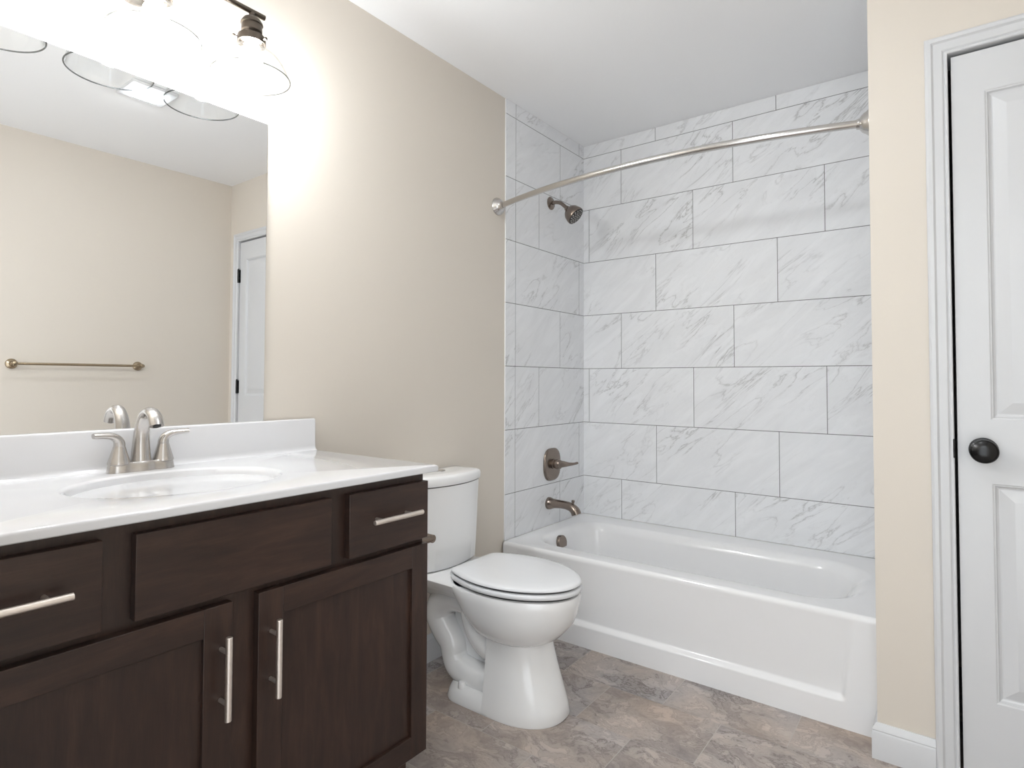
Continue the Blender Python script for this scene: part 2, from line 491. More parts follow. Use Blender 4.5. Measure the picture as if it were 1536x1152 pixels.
door = bpy.data.objects.new('door_1', None); C.objects.link(door); door.location = (2.203, YD + 0.02, 0.0)
struct(door, 'white two panel closet door with round black knob', 'door')
LX0, LX1, LZ0, LZ1, DY = 1.7015, 2.2035, 0.012, 2.0545, YD + 0.004
b = MB()
px0, px1 = 1.776, 2.129
pans = ((0.2446, 0.8405), (1.0157, 1.938))
xs = [LX0, px0, px1, LX1]; zs = [LZ0, pans[0][0], pans[0][1], pans[1][0], pans[1][1], LZ1]
for i in range(3):
    for j in range(5):
        if i == 1 and j in (1, 3): continue
        b.face([(xs[i], DY, zs[j]), (xs[i + 1], DY, zs[j]), (xs[i + 1], DY, zs[j + 1]), (xs[i], DY, zs[j + 1])])
for z0, z1 in pans:
    rr = []
    for o, d in ((0, 0), (0.003, 0.0022), (0.0055, 0.0026), (0.009, 0.0090), (0.0135, 0.0115), (0.017, 0.0115), (0.046, 0.0026), (0.048, 0.0022)):
        rr.append([(px0 + o, DY + d, z0 + o), (px1 - o, DY + d, z0 + o), (px1 - o, DY + d, z1 - o), (px0 + o, DY + d, z1 - o)])
    b.loft(rr, False, True)
q = [(LX0, LZ0), (LX1, LZ0), (LX1, LZ1), (LX0, LZ1)]
b.face([(x, DY + 0.035, z) for x, z in q])
for i in range(4):
    s, e = q[i], q[(i + 1) % 4]
    b.face([(s[0], DY, s[1]), (e[0], DY, e[1]), (e[0], DY + 0.035, e[1]), (s[0], DY + 0.035, s[1])])
b.build('door_panel', M['trim'], door, angle=12)
b = MB()
b.lathe([(0.012, -0.004), (0.0335, -0.004), (0.0335, 0.003), (0.031, 0.007), (0.016, 0.009), (0.0125, 0.014), (0.012, 0.030), (0.019, 0.036), (0.027, 0.040), (0.0315, 0.046), (0.0325, 0.052), (0.0312, 0.056), (0.0288, 0.0572), (0.0278, 0.0562), (0.0265, 0.0568), (0.022, 0.0605), (0.011, 0.0635), (0.001, 0.064)], (1.7585, DY, 0.9325), (0, -1, 0), 40)
b.build('knob', M['black'], door).__setitem__('label', 'round black door knob')
for hz in (1.827, 1.074, 0.29):
    b = MB()
    b.tube([(2.2075, YD - 0.006, hz - 0.045), (2.2075, YD - 0.006, hz + 0.045)], 0.0062, 14)
    b.box(2.196, 2.2095, DY - 0.0015, DY + 0.003, hz - 0.044, hz + 0.044)
    b.lathe([(0.0045, 0), (0.0045, 0.004), (0.001, 0.007)], (2.2075, YD - 0.006, hz + 0.045), (0, 0, 1), 12)
    b.build('hinge', M['black'], door).__setitem__('label', 'black door hinge')

# ------------------------------------------------------------------ bathtub
tub = thing('bathtub', 'white alcove bathtub with recessed apron beside the toilet', 'bathtub', (0.75, 2.57, 0))
def rrect(cx, cy, hx, hy, r, z, n=24, r2=None):
    pts = []
    for ci, (sx, sy, a0) in enumerate(((1, 1, 0), (-1, 1, 90), (-1, -1, 180), (1, -1, 270))):
        rr = r if sx < 0 or r2 is None else r2
        for i in range(n + 1):
            a = radians(a0 + 90 * i / n)
            pts.append((cx + sx * (hx - rr) + rr * cos(a), cy + sy * (hy - rr) + rr * sin(a), z))
    return pts
def rr4(x0, x1, y0, y1, r, z, r2=None):
    return rrect((x0 + x1) / 2, (y0 + y1) / 2, (x1 - x0) / 2, (y1 - y0) / 2, r, z, 24, r2)
b = MB()
TX0, TX1, TY1 = 0.001, XS - 0.001, YB - 0.001
EDGE = 0.017
rings = [rr4(TX0, TX1, TUB_Y + EDGE, TY1, 0.002, TUB_Z),
         rr4(0.076, 1.440, 2.284, 2.818, 0.15, TUB_Z, 0.20),
         rr4(0.086, 1.430, 2.290, 2.809, 0.145, TUB_Z - 0.0012, 0.195),
         rr4(0.095, 1.418, 2.297, 2.800, 0.14, TUB_Z - 0.0045, 0.19),
         rr4(0.102, 1.406, 2.303, 2.793, 0.138, TUB_Z - 0.010, 0.185),
         rr4(0.1075, 1.395, 2.308, 2.786, 0.135, TUB_Z - 0.018, 0.18),
         rr4(0.112, 1.383, 2.312, 2.780, 0.132, TUB_Z - 0.028, 0.175),
         rr4(0.115, 1.374, 2.315, 2.776, 0.13, TUB_Z - 0.040, 0.17),
         rr4(0.130, 1.325, 2.325, 2.762, 0.12, 0.25, 0.15),
         rr4(0.148, 1.262, 2.338, 2.745, 0.11, 0.15, 0.14),
         rr4(0.165, 1.215, 2.350, 2.730, 0.10, 0.095, 0.12),
         rr4(0.190, 1.170, 2.370, 2.708, 0.09, 0.070, 0.10),
         rr4(0.250, 1.090, 2.410, 2.660, 0.06, 0.062, 0.07)]
b.loft(rings, False, True)
# apron: front sheet with rolled rim, recessed panel and bottom ledge
def sstep(a, c, x):
    t = min(max((x - a) / (c - a), 0), 1); return t * t * (3 - 2 * t)
def apron_y(x, z):
    base = TUB_Y + 0.004
    dx = min(x - 0.075, (1.425 - 0.030 * (0.32 - z) / 0.25) - x)
    dzb = z - 0.088; dzt = 0.345 - z
    rx = sstep(-0.004, 0.016, dx)
    rb = sstep(-0.004, 0.016, dzb)
    d = 0.020 * rx * rb * min(max((dzt + 0.006) / 0.262, 0), 1) ** 0.8
    return base + d + 0.004 * (1 - z / 0.35) * 0
def apron_curve(x):
    pts = []
    zz = [0.0, 0.02, 0.05, 0.07, 0.078] + [0.082 + 0.003 * i for i in range(11)] + [0.13, 0.18, 0.23, 0.28, 0.30, 0.31, 0.318, 0.324, 0.330, 0.336, 0.343, 0.349]
    for z in zz: pts.append((x, apron_y(x, z), z))
    for i in range(1, 9):
        a = radians(90 * i / 8)
        pts.append((x, TUB_Y + EDGE - EDGE * cos(a) + 0.004 * (1 - i / 8), TUB_Z - 0.022 + 0.022 * sin(a)))
    return pts
xs = sorted(set([TX0, 0.03, 0.06] + [0.068 + 0.003 * i for i in range(12)] + [0.12 + 0.05 * i for i in range(25)] + [1.36 + 0.0035 * i for i in range(24)] + [1.46, TX1]))
b.loft([apron_curve(x) for x in xs], False, False, closed=False)
b.build('tub_body', M['acrylic'], tub, angle=60)
b = MB()
ov = Vector((0.1145, 2.514, 0.3185)); na = Vector((1, 0, 0.16)).normalized()
up = Vector((0, 0, 1)); up = (up - na * up.dot(na)).normalized(); sd = na.cross(up)
def ovring(s, h):
    pts = []
    for i in range(25):
        a = radians(-38 + 256 * i / 24); pts.append(ov + na * h + (sd * cos(a) + up * sin(a)) * (0.036 * s))
    return pts
b.loft([ovring(1.0, 0.0), ovring(1.0, 0.017), ovring(0.95, 0.0195), ovring(0.5, 0.0205)])
b.build('overflow_plate', M['nickel_dark'], tub, angle=40).__setitem__('label', 'dark nickel overflow cover')
b = MB(); b.lathe([(0.034, 0), (0.034, 0.003), (0.028, 0.005), (0.02, 0.004), (0.001, 0.004)], (0.31, 2.51, 0.062))
b.build('drain', M['nickel_dark'], tub)

# shower fittings
sh = thing('showerhead', 'dark nickel shower head on a bent arm above the tub', 'shower head', (0.0, 2.602, 2.056))
Y = 2.602
b = MB(); b.lathe([(0.034, 0), (0.034, 0.003), (0.030, 0.007), (0.014, 0.010), (0.011, 0.012)], (0, Y, 2.056), (1, 0, 0))
b.build('flange', M['nickel_dark'], sh)
b = MB(); b.tube([(0.004, Y, 2.056), (0.035, Y, 2.056), (0.062, Y, 2.047), (0.085, Y, 2.028), (0.106, Y, 2.007)], 0.0098, 16, smooth=5)
b.build('arm', M['nickel_dark'], sh)
hd = Vector((0.72, 0.10, -0.69)).normalized()
b = MB(); b.lathe([(0.010, -0.010), (0.014, -0.008), (0.0145, 0.002), (0.020, 0.006), (0.032, 0.014), (0.042, 0.028), (0.0475, 0.048), (0.049, 0.062), (0.047, 0.066)], (0.104, Y, 2.009), hd, 36)
b.build('head', M['nickel_dark'], sh)
b = MB()
fc = Vector((0.104, Y, 2.009)) + hd * 0.066
b.lathe([(0.046, -0.002), (0.046, 0.0005), (0.044, 0.0014), (0.001, 0.0018)], fc, hd, 36)
a = Vector((0, 1, 0)); a = (a - hd * a.dot(hd)).normalized(); bb = hd.cross(a)
nz = [(0, 0)] + [(0.013, i * 60) for i in range(6)] + [(0.025, i * 36 + 15) for i in range(10)] + [(0.037, i * 25.714) for i in range(14)]
for r, an in nz:
    b.lathe([(0.0038, 0.001), (0.0034, 0.005), (0.001, 0.0055)], fc + a * (r * cos(radians(an))) + bb * (r * sin(radians(an))), hd, 8, mi=1)
b.build('spray_face', [M['nozzle'], M['steel']], sh)

vl = thing('shower_valve', 'dark nickel rounded valve plate with lever above the tub spout', 'valve', (0.0, 2.612, 0.685))
def barrel(cy, cz, hy, hz, x, p=3.4, n=56):
    pts = []
    for i in range(n):
        a = 2 * pi * i / n; c, s = cos(a), sin(a)
        yy = math.copysign(abs(c) ** (2 / p), c); zz = math.copysign(abs(s) ** (2 / p), s)
        pts.append((x, cy + hy * yy * (1 - 0.14 * zz * zz), cz + hz * zz))
    return pts
b = MB()
b.loft([barrel(2.612, 0.685, 0.076, 0.084, 0.0), barrel(2.612, 0.685, 0.076, 0.084, 0.006), barrel(2.612, 0.685, 0.072, 0.080, 0.011), barrel(2.612, 0.685, 0.062, 0.070, 0.0135), barrel(2.612, 0.685, 0.03, 0.03, 0.0145)])
b.build('escutcheon', M['nickel_dark'], vl, angle=50)
b = MB(); b.lathe([(0.026, 0.012), (0.026, 0.020), (0.023, 0.022), (0.023, 0.034), (0.0255, 0.036), (0.0255, 0.046), (0.022, 0.056), (0.010, 0.062), (0.001, 0.063)], (0, 2.612, 0.688), (1, 0, 0))
b.build('hub', M['nickel_dark'], vl)
b = MB(); b.tube([(0.045, 2.612, 0.688), (0.062, 2.632, 0.688), (0.078, 2.660, 0.686), (0.090, 2.690, 0.686), (0.098, 2.712, 0.689)], [0.021, 0.0165, 0.0105, 0.0085, 0.0075], 18, smooth=5, flat=[1, 1, 0.95, 0.8, 0.8])
b.build('lever', M['nickel_dark'], vl)

sp = thing('tub_spout', 'dark nickel tub spout with diverter knob over the bathtub end', 'spout', (0.0, 2.585, 0.486))
b = MB()
b.tube([(0.0, 2.585, 0.487), (0.012, 2.585, 0.4875), (0.035, 2.585, 0.489), (0.075, 2.585, 0.4905), (0.110, 2.585, 0.489), (0.140, 2.585, 0.482), (0.160, 2.585, 0.467), (0.168, 2.585, 0.450)],
       [0.0315, 0.0305, 0.0235, 0.0205, 0.0205, 0.022, 0.0245, 0.025], 22, smooth=5)
b.build('spout_body', M['nickel_dark'], sp)
b = MB(); b.lathe([(0.0065, 0), (0.006, 0.012), (0.0085, 0.022), (0.009, 0.026), (0.006, 0.028)], (0.146, 2.585, 0.492), (0.1, 0, 1), 16)
b.build('diverter_knob', M['nickel_dark'], sp)

# shower curtain rod
rod = thing('shower_curtain_rod', 'curved satin steel shower curtain rod spanning the tub alcove', 'curtain rod', (0.0, 2.158, 1.934))
RZ0, RZ1, RY = 1.934, 1.940, 2.158
path = []
for i in range(49):
    t = i / 48; x = 0.012 + (XS - 0.024) * t
    y = RY - 0.118 * (1 - (2 * t - 1) ** 2)
    path.append((x, y, RZ0 + (RZ1 - RZ0) * t))
b = MB(); b.tube(path, 0.0127, 20); b.build('rod', M['steel'], rod)
for x0, ax, z in ((WX, 1, RZ0), (XS, -1, RZ1)):
    b = MB(); b.lathe([(0.041, 0), (0.041, 0.004), (0.039, 0.008), (0.034, 0.013), (0.031, 0.019), (0.025, 0.026), (0.0175, 0.031), (0.0155, 0.040), (0.013, 0.040)], (x0, RY, z), (ax, -0.12, 0), 36)
    b.build('rod_flange', M['steel'], rod)

# ------------------------------------------------------------------ vanity cabinet
van = thing('vanity_cabinet', 'dark espresso wood vanity cabinet with two drawers and two doors', 'cabinet', (0.28, 0.637, 0))
VY0, VY1, FX = 0.131, 1.143, 0.545
b = MB()
b.box(0.0, FX - 0.019, VY0, VY0 + 0.018, 0.128, 0.8745); b.box(0.0, FX - 0.019, VY1 - 0.018, VY1, 0.128, 0.8745)
b.box(0.006, FX - 0.019, VY0 + 0.018, VY1 - 0.018, 0.128, 0.146); b.box(0.0, 0.006, VY0 + 0.018, VY1 - 0.018, 0.128, 0.8745)
b.build('carcass', M['wood_v'], van, smooth=False)
b = MB(); b.box(FX - 0.019, FX, VY0, VY1, 0.128, 0.8745)
b.build('face_frame', M['wood_v'], van, bevel=0.001)
b = MB(); b.box(0.0, 0.492, VY0 + 0.004, VY1 - 0.004, 0.0, 0.130)
b.build('toe_kick', M['wood_h'], van, smooth=False)
def front_slab(name, y0, y1, z0, z1):
    b = MB(); b.box(FX, 0.565, y0, y1, z0, z1)
    return b.build(name, M['wood_h'], van, bevel=0.0014)
def pull(parent, c, axis, L=0.157, cc=0.096):
    y, z = c
    b = MB()
    d = Vector((0, 1, 0)) if axis == 'y' else Vector((0, 0, 1))
    base = Vector((0.597, y, z))
    b.tube([base - d * L / 2, base + d * L / 2], 0.0062, 20)
    for s in (-1, 1):
        q = base + d * (s * cc / 2)
        b.tube([(0.565, q.y, q.z), (0.597, q.y, q.z)], 0.0042, 12)
    o = b.build('handle', M['pull'], parent, bevel=0.0012)
    o['label'] = 'satin nickel bar pull'
    return o
dr = front_slab('drawer', VY0, 0.387, 0.702, 0.852); pull(dr, ((VY0 + 0.387) / 2, 0.782), 'y')
ff = front_slab('false_front', 0.436, 0.838, 0.702, 0.852)
dr = front_slab('drawer', 0.887, VY1, 0.702, 0.852); pull(dr, (1.014, 0.782), 'y')
def shaker(y0, y1, z0, z1, hy):
    b = MB(); s = 0.055
    b.box(FX, 0.565, y0, y0 + s, z0, z1, 0); b.box(FX, 0.565, y1 - s, y1, z0, z1, 0)
    b.box(FX, 0.5648, y0 + s, y1 - s, z0, z0 + s, 1); b.box(FX, 0.5648, y0 + s, y1 - s, z1 - s, z1, 1)
    b.box(FX, 0.556, y0 + s - 0.002, y1 - s + 0.002, z0 + s - 0.002, z1 - s + 0.002, 0)
    o = b.build('door', [M['wood_v'], M['wood_h']], van, bevel=0.0010)
    pull(o, (hy, 0.5555), 'z')
shaker(VY0, 0.610, 0.145, 0.687, 0.587)
shaker(0.664, VY1, 0.145, 0.687, 0.691)

# toilet paper holder on the cabinet side
tp = thing('toilet_paper_holder', 'brushed nickel toilet paper post jutting from the vanity cabinet side', 'paper holder', (0.525, VY1, 0.680))
b = MB(); b.lathe([(0.022, 0), (0.022, 0.004), (0.017, 0.008), (0.010, 0.010)], (0.515, VY1, 0.677), (0, 1, 0), 24); b.build('flange', M['nickel_dark'], tp)
b = MB(); b.tube([(0.515, VY1 + 0.006, 0.677), (0.515, VY1 + 0.062, 0.677)], 0.0112, 18); b.build('post', M['nickel_dark'], tp)
b = MB(); b.tube([(0.525, VY1 + 0.062, 0.677), (0.36, VY1 + 0.062, 0.677)], 0.0112, 18); b.build('arm', M['nickel_dark'], tp, bevel=0.001)

# ------------------------------------------------------------------ countertop with integrated bowl
CT, CB, CX1, CY0, CY1 = 0.893, 0.8745, 0.578, 0.108, 1.168
ct = thing('vanity_countertop', 'glossy white one piece countertop with oval basin on the dark vanity', 'countertop', (0.28, 0.637, CB))
ec = Vector((0.292, 0.632)); ex, ey = 0.180, 0.222
angs = [2 * pi * i / 144 for i in range(144)]
for cxx, cyy in ((0, CY0), (CX1, CY0), (CX1, CY1), (0, CY1)):
    angs.append(math.atan2(cyy - ec.y, cxx - ec.x) % (2 * pi))
angs = sorted(angs)
def rect_ring(ins, z, x0=0.0):
    pts = []
    for a in angs:
        c, s = cos(a), sin(a)
        X0, X1, Y0, Y1 = x0 + 0, CX1 - ins, CY0 + ins, CY1 - ins
        t = 1e9
        if c > 1e-9: t = min(t, (X1 - ec.x) / c)
        if c < -1e-9: t = min(t, (X0 - ec.x) / c)
        if s > 1e-9: t = min(t, (Y1 - ec.y) / s)
        if s < -1e-9: t = min(t, (Y0 - ec.y) / s)
        pts.append((ec.x + c * t, ec.y + s * t, z))
    return pts
def ell(fx, fy, z, dx=0):
    pts = []
    for a in angs:
        c, s = cos(a), sin(a)
        r = 1 / math.sqrt((c / fx) ** 2 + (s / fy) ** 2)
        pts.append((ec.x + dx + c * r, ec.y + s * r, z))
    return pts
b = MB()
prof = [(0.012, CB), (0.002, CB), (0.0, CB + 0.002), (0.0, CT - 0.006), (0.001, CT - 0.003), (0.003, CT - 0.001), (0.006, CT)]
rings = [rect_ring(i, z) for i, z in prof]
rings += [ell(ex + 0.006, ey + 0.006, CT), ell(ex, ey, CT - 0.001), ell(ex - 0.006, ey - 0.006, CT - 0.0045)]
for t in (0.06, 0.14, 0.24, 0.36, 0.5, 0.64, 0.78, 0.9, 0.97):
    f = math.sqrt(max(0, 1 - t ** 2.0)) * 0.92 + 0.08 * (1 - t)
    rings.append(ell((ex - 0.008) * f, (ey - 0.008) * f, CT - 0.006 - 0.125 * t))
b.loft(rings, True, True)
b.build('top_slab', M['marble_top'], ct, angle=40)
b = MB()
bsp = [(0.0, CT - 0.004), (0.034, CT - 0.0005), (0.028, CT + 0.002), (0.0235, CT + 0.007), (0.0215, CT + 0.015), (0.0205, CT + 0.095), (0.0185, CT + 0.1005), (0.015, CT + 0.102), (0.0, CT + 0.102)]
b.loft([[(x, CY0, z) for x, z in bsp], [(x, CY1 + 0.002, z) for x, z in bsp]])
b.build('backsplash', M['marble_top'], ct, bevel=0.002, angle=40)
b = MB(); b.lathe([(0.022, 0), (0.022, 0.002), (0.018, 0.004), (0.001, 0.0045)], (ec.x, ec.y, CT - 0.006 - 0.125 * 0.97 - 0.0005))
b.build('drain', M['nickel'], ct)

# ------------------------------------------------------------------ faucet
fa = thing('sink_faucet', 'brushed nickel two handle faucet with arched spout behind the basin', 'faucet', (0.062, 0.637, CT))
FYC = 0.637
b = MB()
def base_ring(s, z, grow=0):
    pts = []
    n = 96
    for i in range(n):
        a = 2 * pi * i / n
        c, sn = cos(a), sin(a)
        yy = 0.0765 * math.copysign(abs(sn) ** (2 / 3.2), sn)
        xx = 0.0255 * math.copysign(abs(c) ** (2 / 2.6), c)
        xx *= 1 - 0.16 * sin(pi * min(1, abs(yy) / 0.0525)) ** 2 * (1 if abs(yy) < 0.0525 else 0)
        pts.append((0.062 + xx * s, FYC + yy * (1 - (1 - s) * 0.35), z))
    return pts
b.loft([base_ring(1.0, CT), base_ring(1.0, CT + 0.002), base_ring(0.93, CT + 0.013), base_ring(0.86, CT + 0.023), base_ring(0.80, CT + 0.0245)])
b.build('base', M['nickel'], fa, angle=40)
for s in (-1, 1):
    yc = FYC + s * 0.0505
    b = MB()
    b.lathe([(0.0245, 0.020), (0.0245, 0.0245), (0.0235, 0.027), (0.019, 0.042), (0.0145, 0.058), (0.0135, 0.0625)], (0.062, yc, CT), n=28)
    b.build('handle_base', M['nickel'], fa, angle=50)
    b = MB()
    b.tube([(0.062, yc, CT + 0.060), (0.0625, yc, CT + 0.070), (0.063, yc + s * 0.004, CT + 0.080), (0.065, yc + s * 0.016, CT + 0.0885), (0.068, yc + s * 0.034, CT + 0.0915), (0.071, yc + s * 0.058, CT + 0.0925)],
           [0.0128, 0.0125, 0.012, 0.0108, 0.0096, 0.0088], 18, smooth=5, flat=[1, 1, 0.9, 0.78, 0.72, 0.72], up=(0, s, 0.3))
    b.build('handle', M['nickel'], fa, angle=50)
b = MB()
b.tube([(0.058, FYC, CT + 0.020), (0.057, FYC, CT + 0.045), (0.058, FYC, CT + 0.080), (0.064, FYC, CT + 0.112), (0.078, FYC, CT + 0.136), (0.098, FYC, CT + 0.1475), (0.119, FYC, CT + 0.145), (0.136, FYC, CT + 0.132), (0.146, FYC, CT + 0.114)],
       [0.0235, 0.021, 0.0185, 0.017, 0.016, 0.016, 0.016, 0.0165, 0.0165], 24, smooth=6, flat=[1, 1, 0.95, 0.85, 0.75, 0.7, 0.7, 0.75, 0.8], up=(1, 0, 0))
b.build('spout', M['nickel'], fa, angle=60)
b = MB(); b.lathe([(0.0095, 0), (0.0095, 0.003), (0.006, 0.0035)], (0.1455, FYC, CT + 0.1155), (0.42, 0, -0.9), 18)
b.build('aerator', M['black_matte'], fa)

# ------------------------------------------------------------------ mirror
b = MB()
b.box(WX, 0.0005, 0.272, 0.999, CT + 0.1021, 1.9145, 0)
o = b.build('wall_mirror', [M['mirror_edge'], M['mirror']], None, smooth=False)
for p in o.data.polygons:
    if p.normal.x > 0.9: p.material_index = 1
tag(o, 'frameless rectangular wall mirror above the white backsplash', 'mirror')

# ------------------------------------------------------------------ vanity light
LXB, LZB = 0.141, 2.150
vl2 = thing('vanity_light', 'dark bronze wall light with three clear glass shades above the mirror', 'light fixture', (0.0, 0.616, LZB))
b = MB(); b.tube([(LXB, 0.330, LZB), (LXB, 0.902, LZB)], 0.0075, 16); b.build('bar', M['bronze'], vl2, bevel=0.001)
b = MB(); b.lathe([(0.062, 0), (0.062, 0.012), (0.055, 0.020), (0.015, 0.024), (0.010, 0.030)], (WX, 0.616, LZB + 0.01), (1, 0, 0)); b.build('backplate', M['bronze'], vl2)
b = MB(); b.tube([(0.015, 0.616, LZB + 0.01), (LXB, 0.616, LZB)], 0.0085, 16); b.build('arm', M['bronze'], vl2)
for ly in (0.368, 0.616, 0.864):
    b = MB()
    b.lathe([(0.008, LZB - 0.004), (0.008, 2.136), (0.013, 2.134), (0.022, 2.128), (0.0285, 2.118), (0.0295, 2.113), (0.0265, 2.111), (0.0275, 2.108), (0.0275, 2.092), (0.0245, 2.089), (0.027, 2.085), (0.036, 2.078), (0.0375, 2.072), (0.0375, 2.058), (0.035, 2.058), (0.035, 2.076)], (LXB, ly, 0), n=36, cap1=False)
    for an in (20, 140, 260):
        d = Vector((cos(radians(an)), sin(radians(an)), 0)); q = Vector((LXB, ly, 2.065))
        b.tube([q + d * 0.033, q + d * 0.044], 0.0022, 8); b.lathe([(0.0045, 0.044), (0.0045, 0.050), (0.002, 0.052)], q, d, 12)
    sk = b.build('socket', M['bronze'], vl2)
    b = MB()
    pr = [(0.0325, 2.074), (0.0325, 2.050), (0.035, 2.044), (0.046, 2.039), (0.062, 2.031), (0.077, 2.018), (0.089, 2.000), (0.098, 1.980), (0.1022, 1.966), (0.1035, 1.963), (0.1025, 1.9605), (0.0995, 1.963)]
    prin = [(0.0955, 1.980), (0.0865, 1.9985), (0.075, 2.0155), (0.0605, 2.0285), (0.045, 2.0365), (0.033, 2.0415), (0.030, 2.050), (0.030, 2.074)]
    b.lathe(pr + prin, (LXB, ly, 0), n=64, cap0=False, cap1=False)
    shd = b.build('shade', M['glass'], sk)
    b = MB()
    b.tube([(LXB + 0.1028 * cos(2 * pi * i / 72), ly + 0.1028 * sin(2 * pi * i / 72), 1.9625) for i in range(73)], 0.0019, 10, caps=False)
    b.build('rim', M['glass_rim'], sk)
    b = MB()
    b.lathe([(0.013, 2.082), (0.013, 2.058), (0.017, 2.048), (0.0255, 2.032), (0.0295, 2.014), (0.0275, 1.997), (0.020, 1.986), (0.010, 1.981), (0.001, 1.9805)], (LXB, ly, 0), n=28)
    b.build('bulb', M['bulb'], sk)

# ceiling fan light
cl = thing('ceiling_vent_light', 'white ceiling vent with a lit lens, seen in the mirror behind the glass shades', 'ceiling light', (1.32, 1.165, CEIL))
b = MB(); b.box(1.220, 1.410, 1.065, 1.265, CEIL - 0.014, CEIL); b.build('housing', M['trim'], cl, bevel=0.006, segs=3)
b = MB(); b.box(1.265, 1.365, 1.110, 1.220, CEIL - 0.026, CEIL - 0.012); b.build('lens', M['lens'], cl, bevel=0.008, segs=3)

# towel bar on the right wall
tb = thing('towel_bar', 'slim warm nickel towel bar on the beige right wall', 'towel bar', (W, 1.224, 1.200))
b = MB(); b.tube([(W - 0.062, 0.905, 1.203), (W - 0.062, 1.542, 1.203)], 0.0075, 14); b.build('bar', M['gold'], tb)
for y in (0.920, 1.528):
    b = MB(); b.lathe([(0.027, 0), (0.027, 0.004), (0.024, 0.009), (0.014, 0.016), (0.010, 0.03), (0.010, 0.060), (0.0125, 0.066), (0.0115, 0.074), (0.006, 0.076)], (W, y, 1.203), (-1, 0, 0), 28)
    b.build('post', M['gold'], tb)

# ------------------------------------------------------------------ toilet
TYC = 1.692
to = thing('toilet', 'white two piece toilet with closed lid between vanity and bathtub', 'toilet', (0.35, TYC, 0))
def egg(xb, xf, hw, z, n=64, pb=3.2, pf=2.1, xm=None, yc=TYC):
    """closed outline: blunt at the back (xb), rounded at the front (xf)"""
    xm = xm if xm is not None else xb + (xf - xb) * 0.42
    pts = []
    for i in range(n):
        a = 2 * pi * i / n; c, s = cos(a), sin(a)
        if c >= 0:
            pts.append((xm + (xf - xm) * abs(c) ** (2 / pf), yc + hw * math.copysign(abs(s) ** (2 / pf), s), z))
        else:
            pts.append((xm - (xm - xb) * abs(c) ** (2 / pb), yc + hw * math.copysign(abs(s) ** (2 / pb), s), z))
    return pts
b = MB()
# bowl
b.loft([egg(0.385, 0.558, 0.088, 0.232), egg(0.360, 0.592, 0.110, 0.241), egg(0.337, 0.623, 0.133, 0.259), egg(0.318, 0.648, 0.150, 0.285), egg(0.295, 0.669, 0.161, 0.311),
        egg(0.27, 0.684, 0.168, 0.346), egg(0.242, 0.692, 0.172, 0.380), egg(0.228, 0.695, 0.1735, 0.402), egg(0.228, 0.692, 0.1705, 0.409), egg(0.238, 0.681, 0.161, 0.411)])
# deck under the tank
def deck(x0, x1, hw, z):
    return rr4(x0, x1, TYC - hw, TYC + hw, 0.035, z)
b.loft([deck(0.12, 0.34, 0.055, 0.290), deck(0.07, 0.35, 0.095, 0.335), deck(0.05, 0.352, 0.132, 0.366), deck(0.042, 0.352, 0.152, 0.388), deck(0.04, 0.352, 0.158, 0.405), deck(0.045, 0.345, 0.152, 0.411)])
# front pedestal skirt
def ped(xb, xf, hb, z, pf=2.3):
    n = 40; pts = [(xb, TYC + hb, z)]
    for i in range(n + 1):
        a = radians(90 - 180 * i / n); c, s = abs(cos(a)), sin(a)
        pts.append((xb + 0.04 + (xf - xb - 0.04) * c ** (2 / pf), TYC + hb * math.copysign(abs(s) ** (2 / pf), s), z))
    pts.append((xb, TYC - hb, z))
    return pts
b.loft([ped(0.408, 0.648, 0.136, 0.0), ped(0.408, 0.652, 0.137, 0.006), ped(0.408, 0.643, 0.131, 0.04), ped(0.407, 0.624, 0.122, 0.10), ped(0.406, 0.604, 0.113, 0.16), ped(0.406, 0.590, 0.107, 0.21), ped(0.406, 0.584, 0.104, 0.26)])
# foot
def foot(x0, hw, z):
    n = 30; pts = []
    for i in range(n + 1):
        a = radians(90 + 180 * i / n); c, s = cos(a), sin(a)
        pts.append((x0 + 0.09 + 0.09 * math.copysign(abs(c) ** 0.8, c), TYC + hw * math.copysign(abs(s) ** 0.8, s), z))
    pts += [(0.43, TYC - hw, z), (0.43, TYC + hw, z)]
    return pts
b.loft([foot(0.206, 0.136, 0.0), foot(0.204, 0.137, 0.006), foot(0.212, 0.131, 0.030), foot(0.220, 0.121, 0.046), foot(0.232, 0.108, 0.052)])
# trapway and inner web
b.box(0.20, 0.43, TYC - 0.036, TYC + 0.036, 0.03, 0.35)
for s in (-1, 1):
    yo = TYC + s * 0.054
    b.tube([(0.35, yo, 0.300), (0.285, yo, 0.326), (0.215, yo, 0.328), (0.160, yo, 0.300), (0.143, yo, 0.250), (0.170, yo, 0.203), (0.205, yo, 0.163), (0.215, yo, 0.122), (0.238, yo, 0.086), (0.300, yo, 0.072), (0.42, yo, 0.066)],
           [0.04, 0.050, 0.054, 0.056, 0.056, 0.053, 0.050, 0.048, 0.050, 0.050, 0.05], 22, smooth=6)
    b.tube([(0.295, yo, 0.350), (0.31, yo, 0.285), (0.335, yo, 0.235), (0.375, yo, 0.200), (0.44, yo, 0.185)], [0.042, 0.050, 0.052, 0.052, 0.05], 20, smooth=6)
b.build('bowl', M['porcelain'], to, angle=50)
for s in (-1, 1):
    b = MB(); b.lathe([(0.0155, 0.045), (0.0145, 0.060), (0.0115, 0.066), (0.001, 0.068)], (0.300, TYC + s * 0.1085, 0), n=20)
    b.build('bolt_cap', M['porcelain'], to)
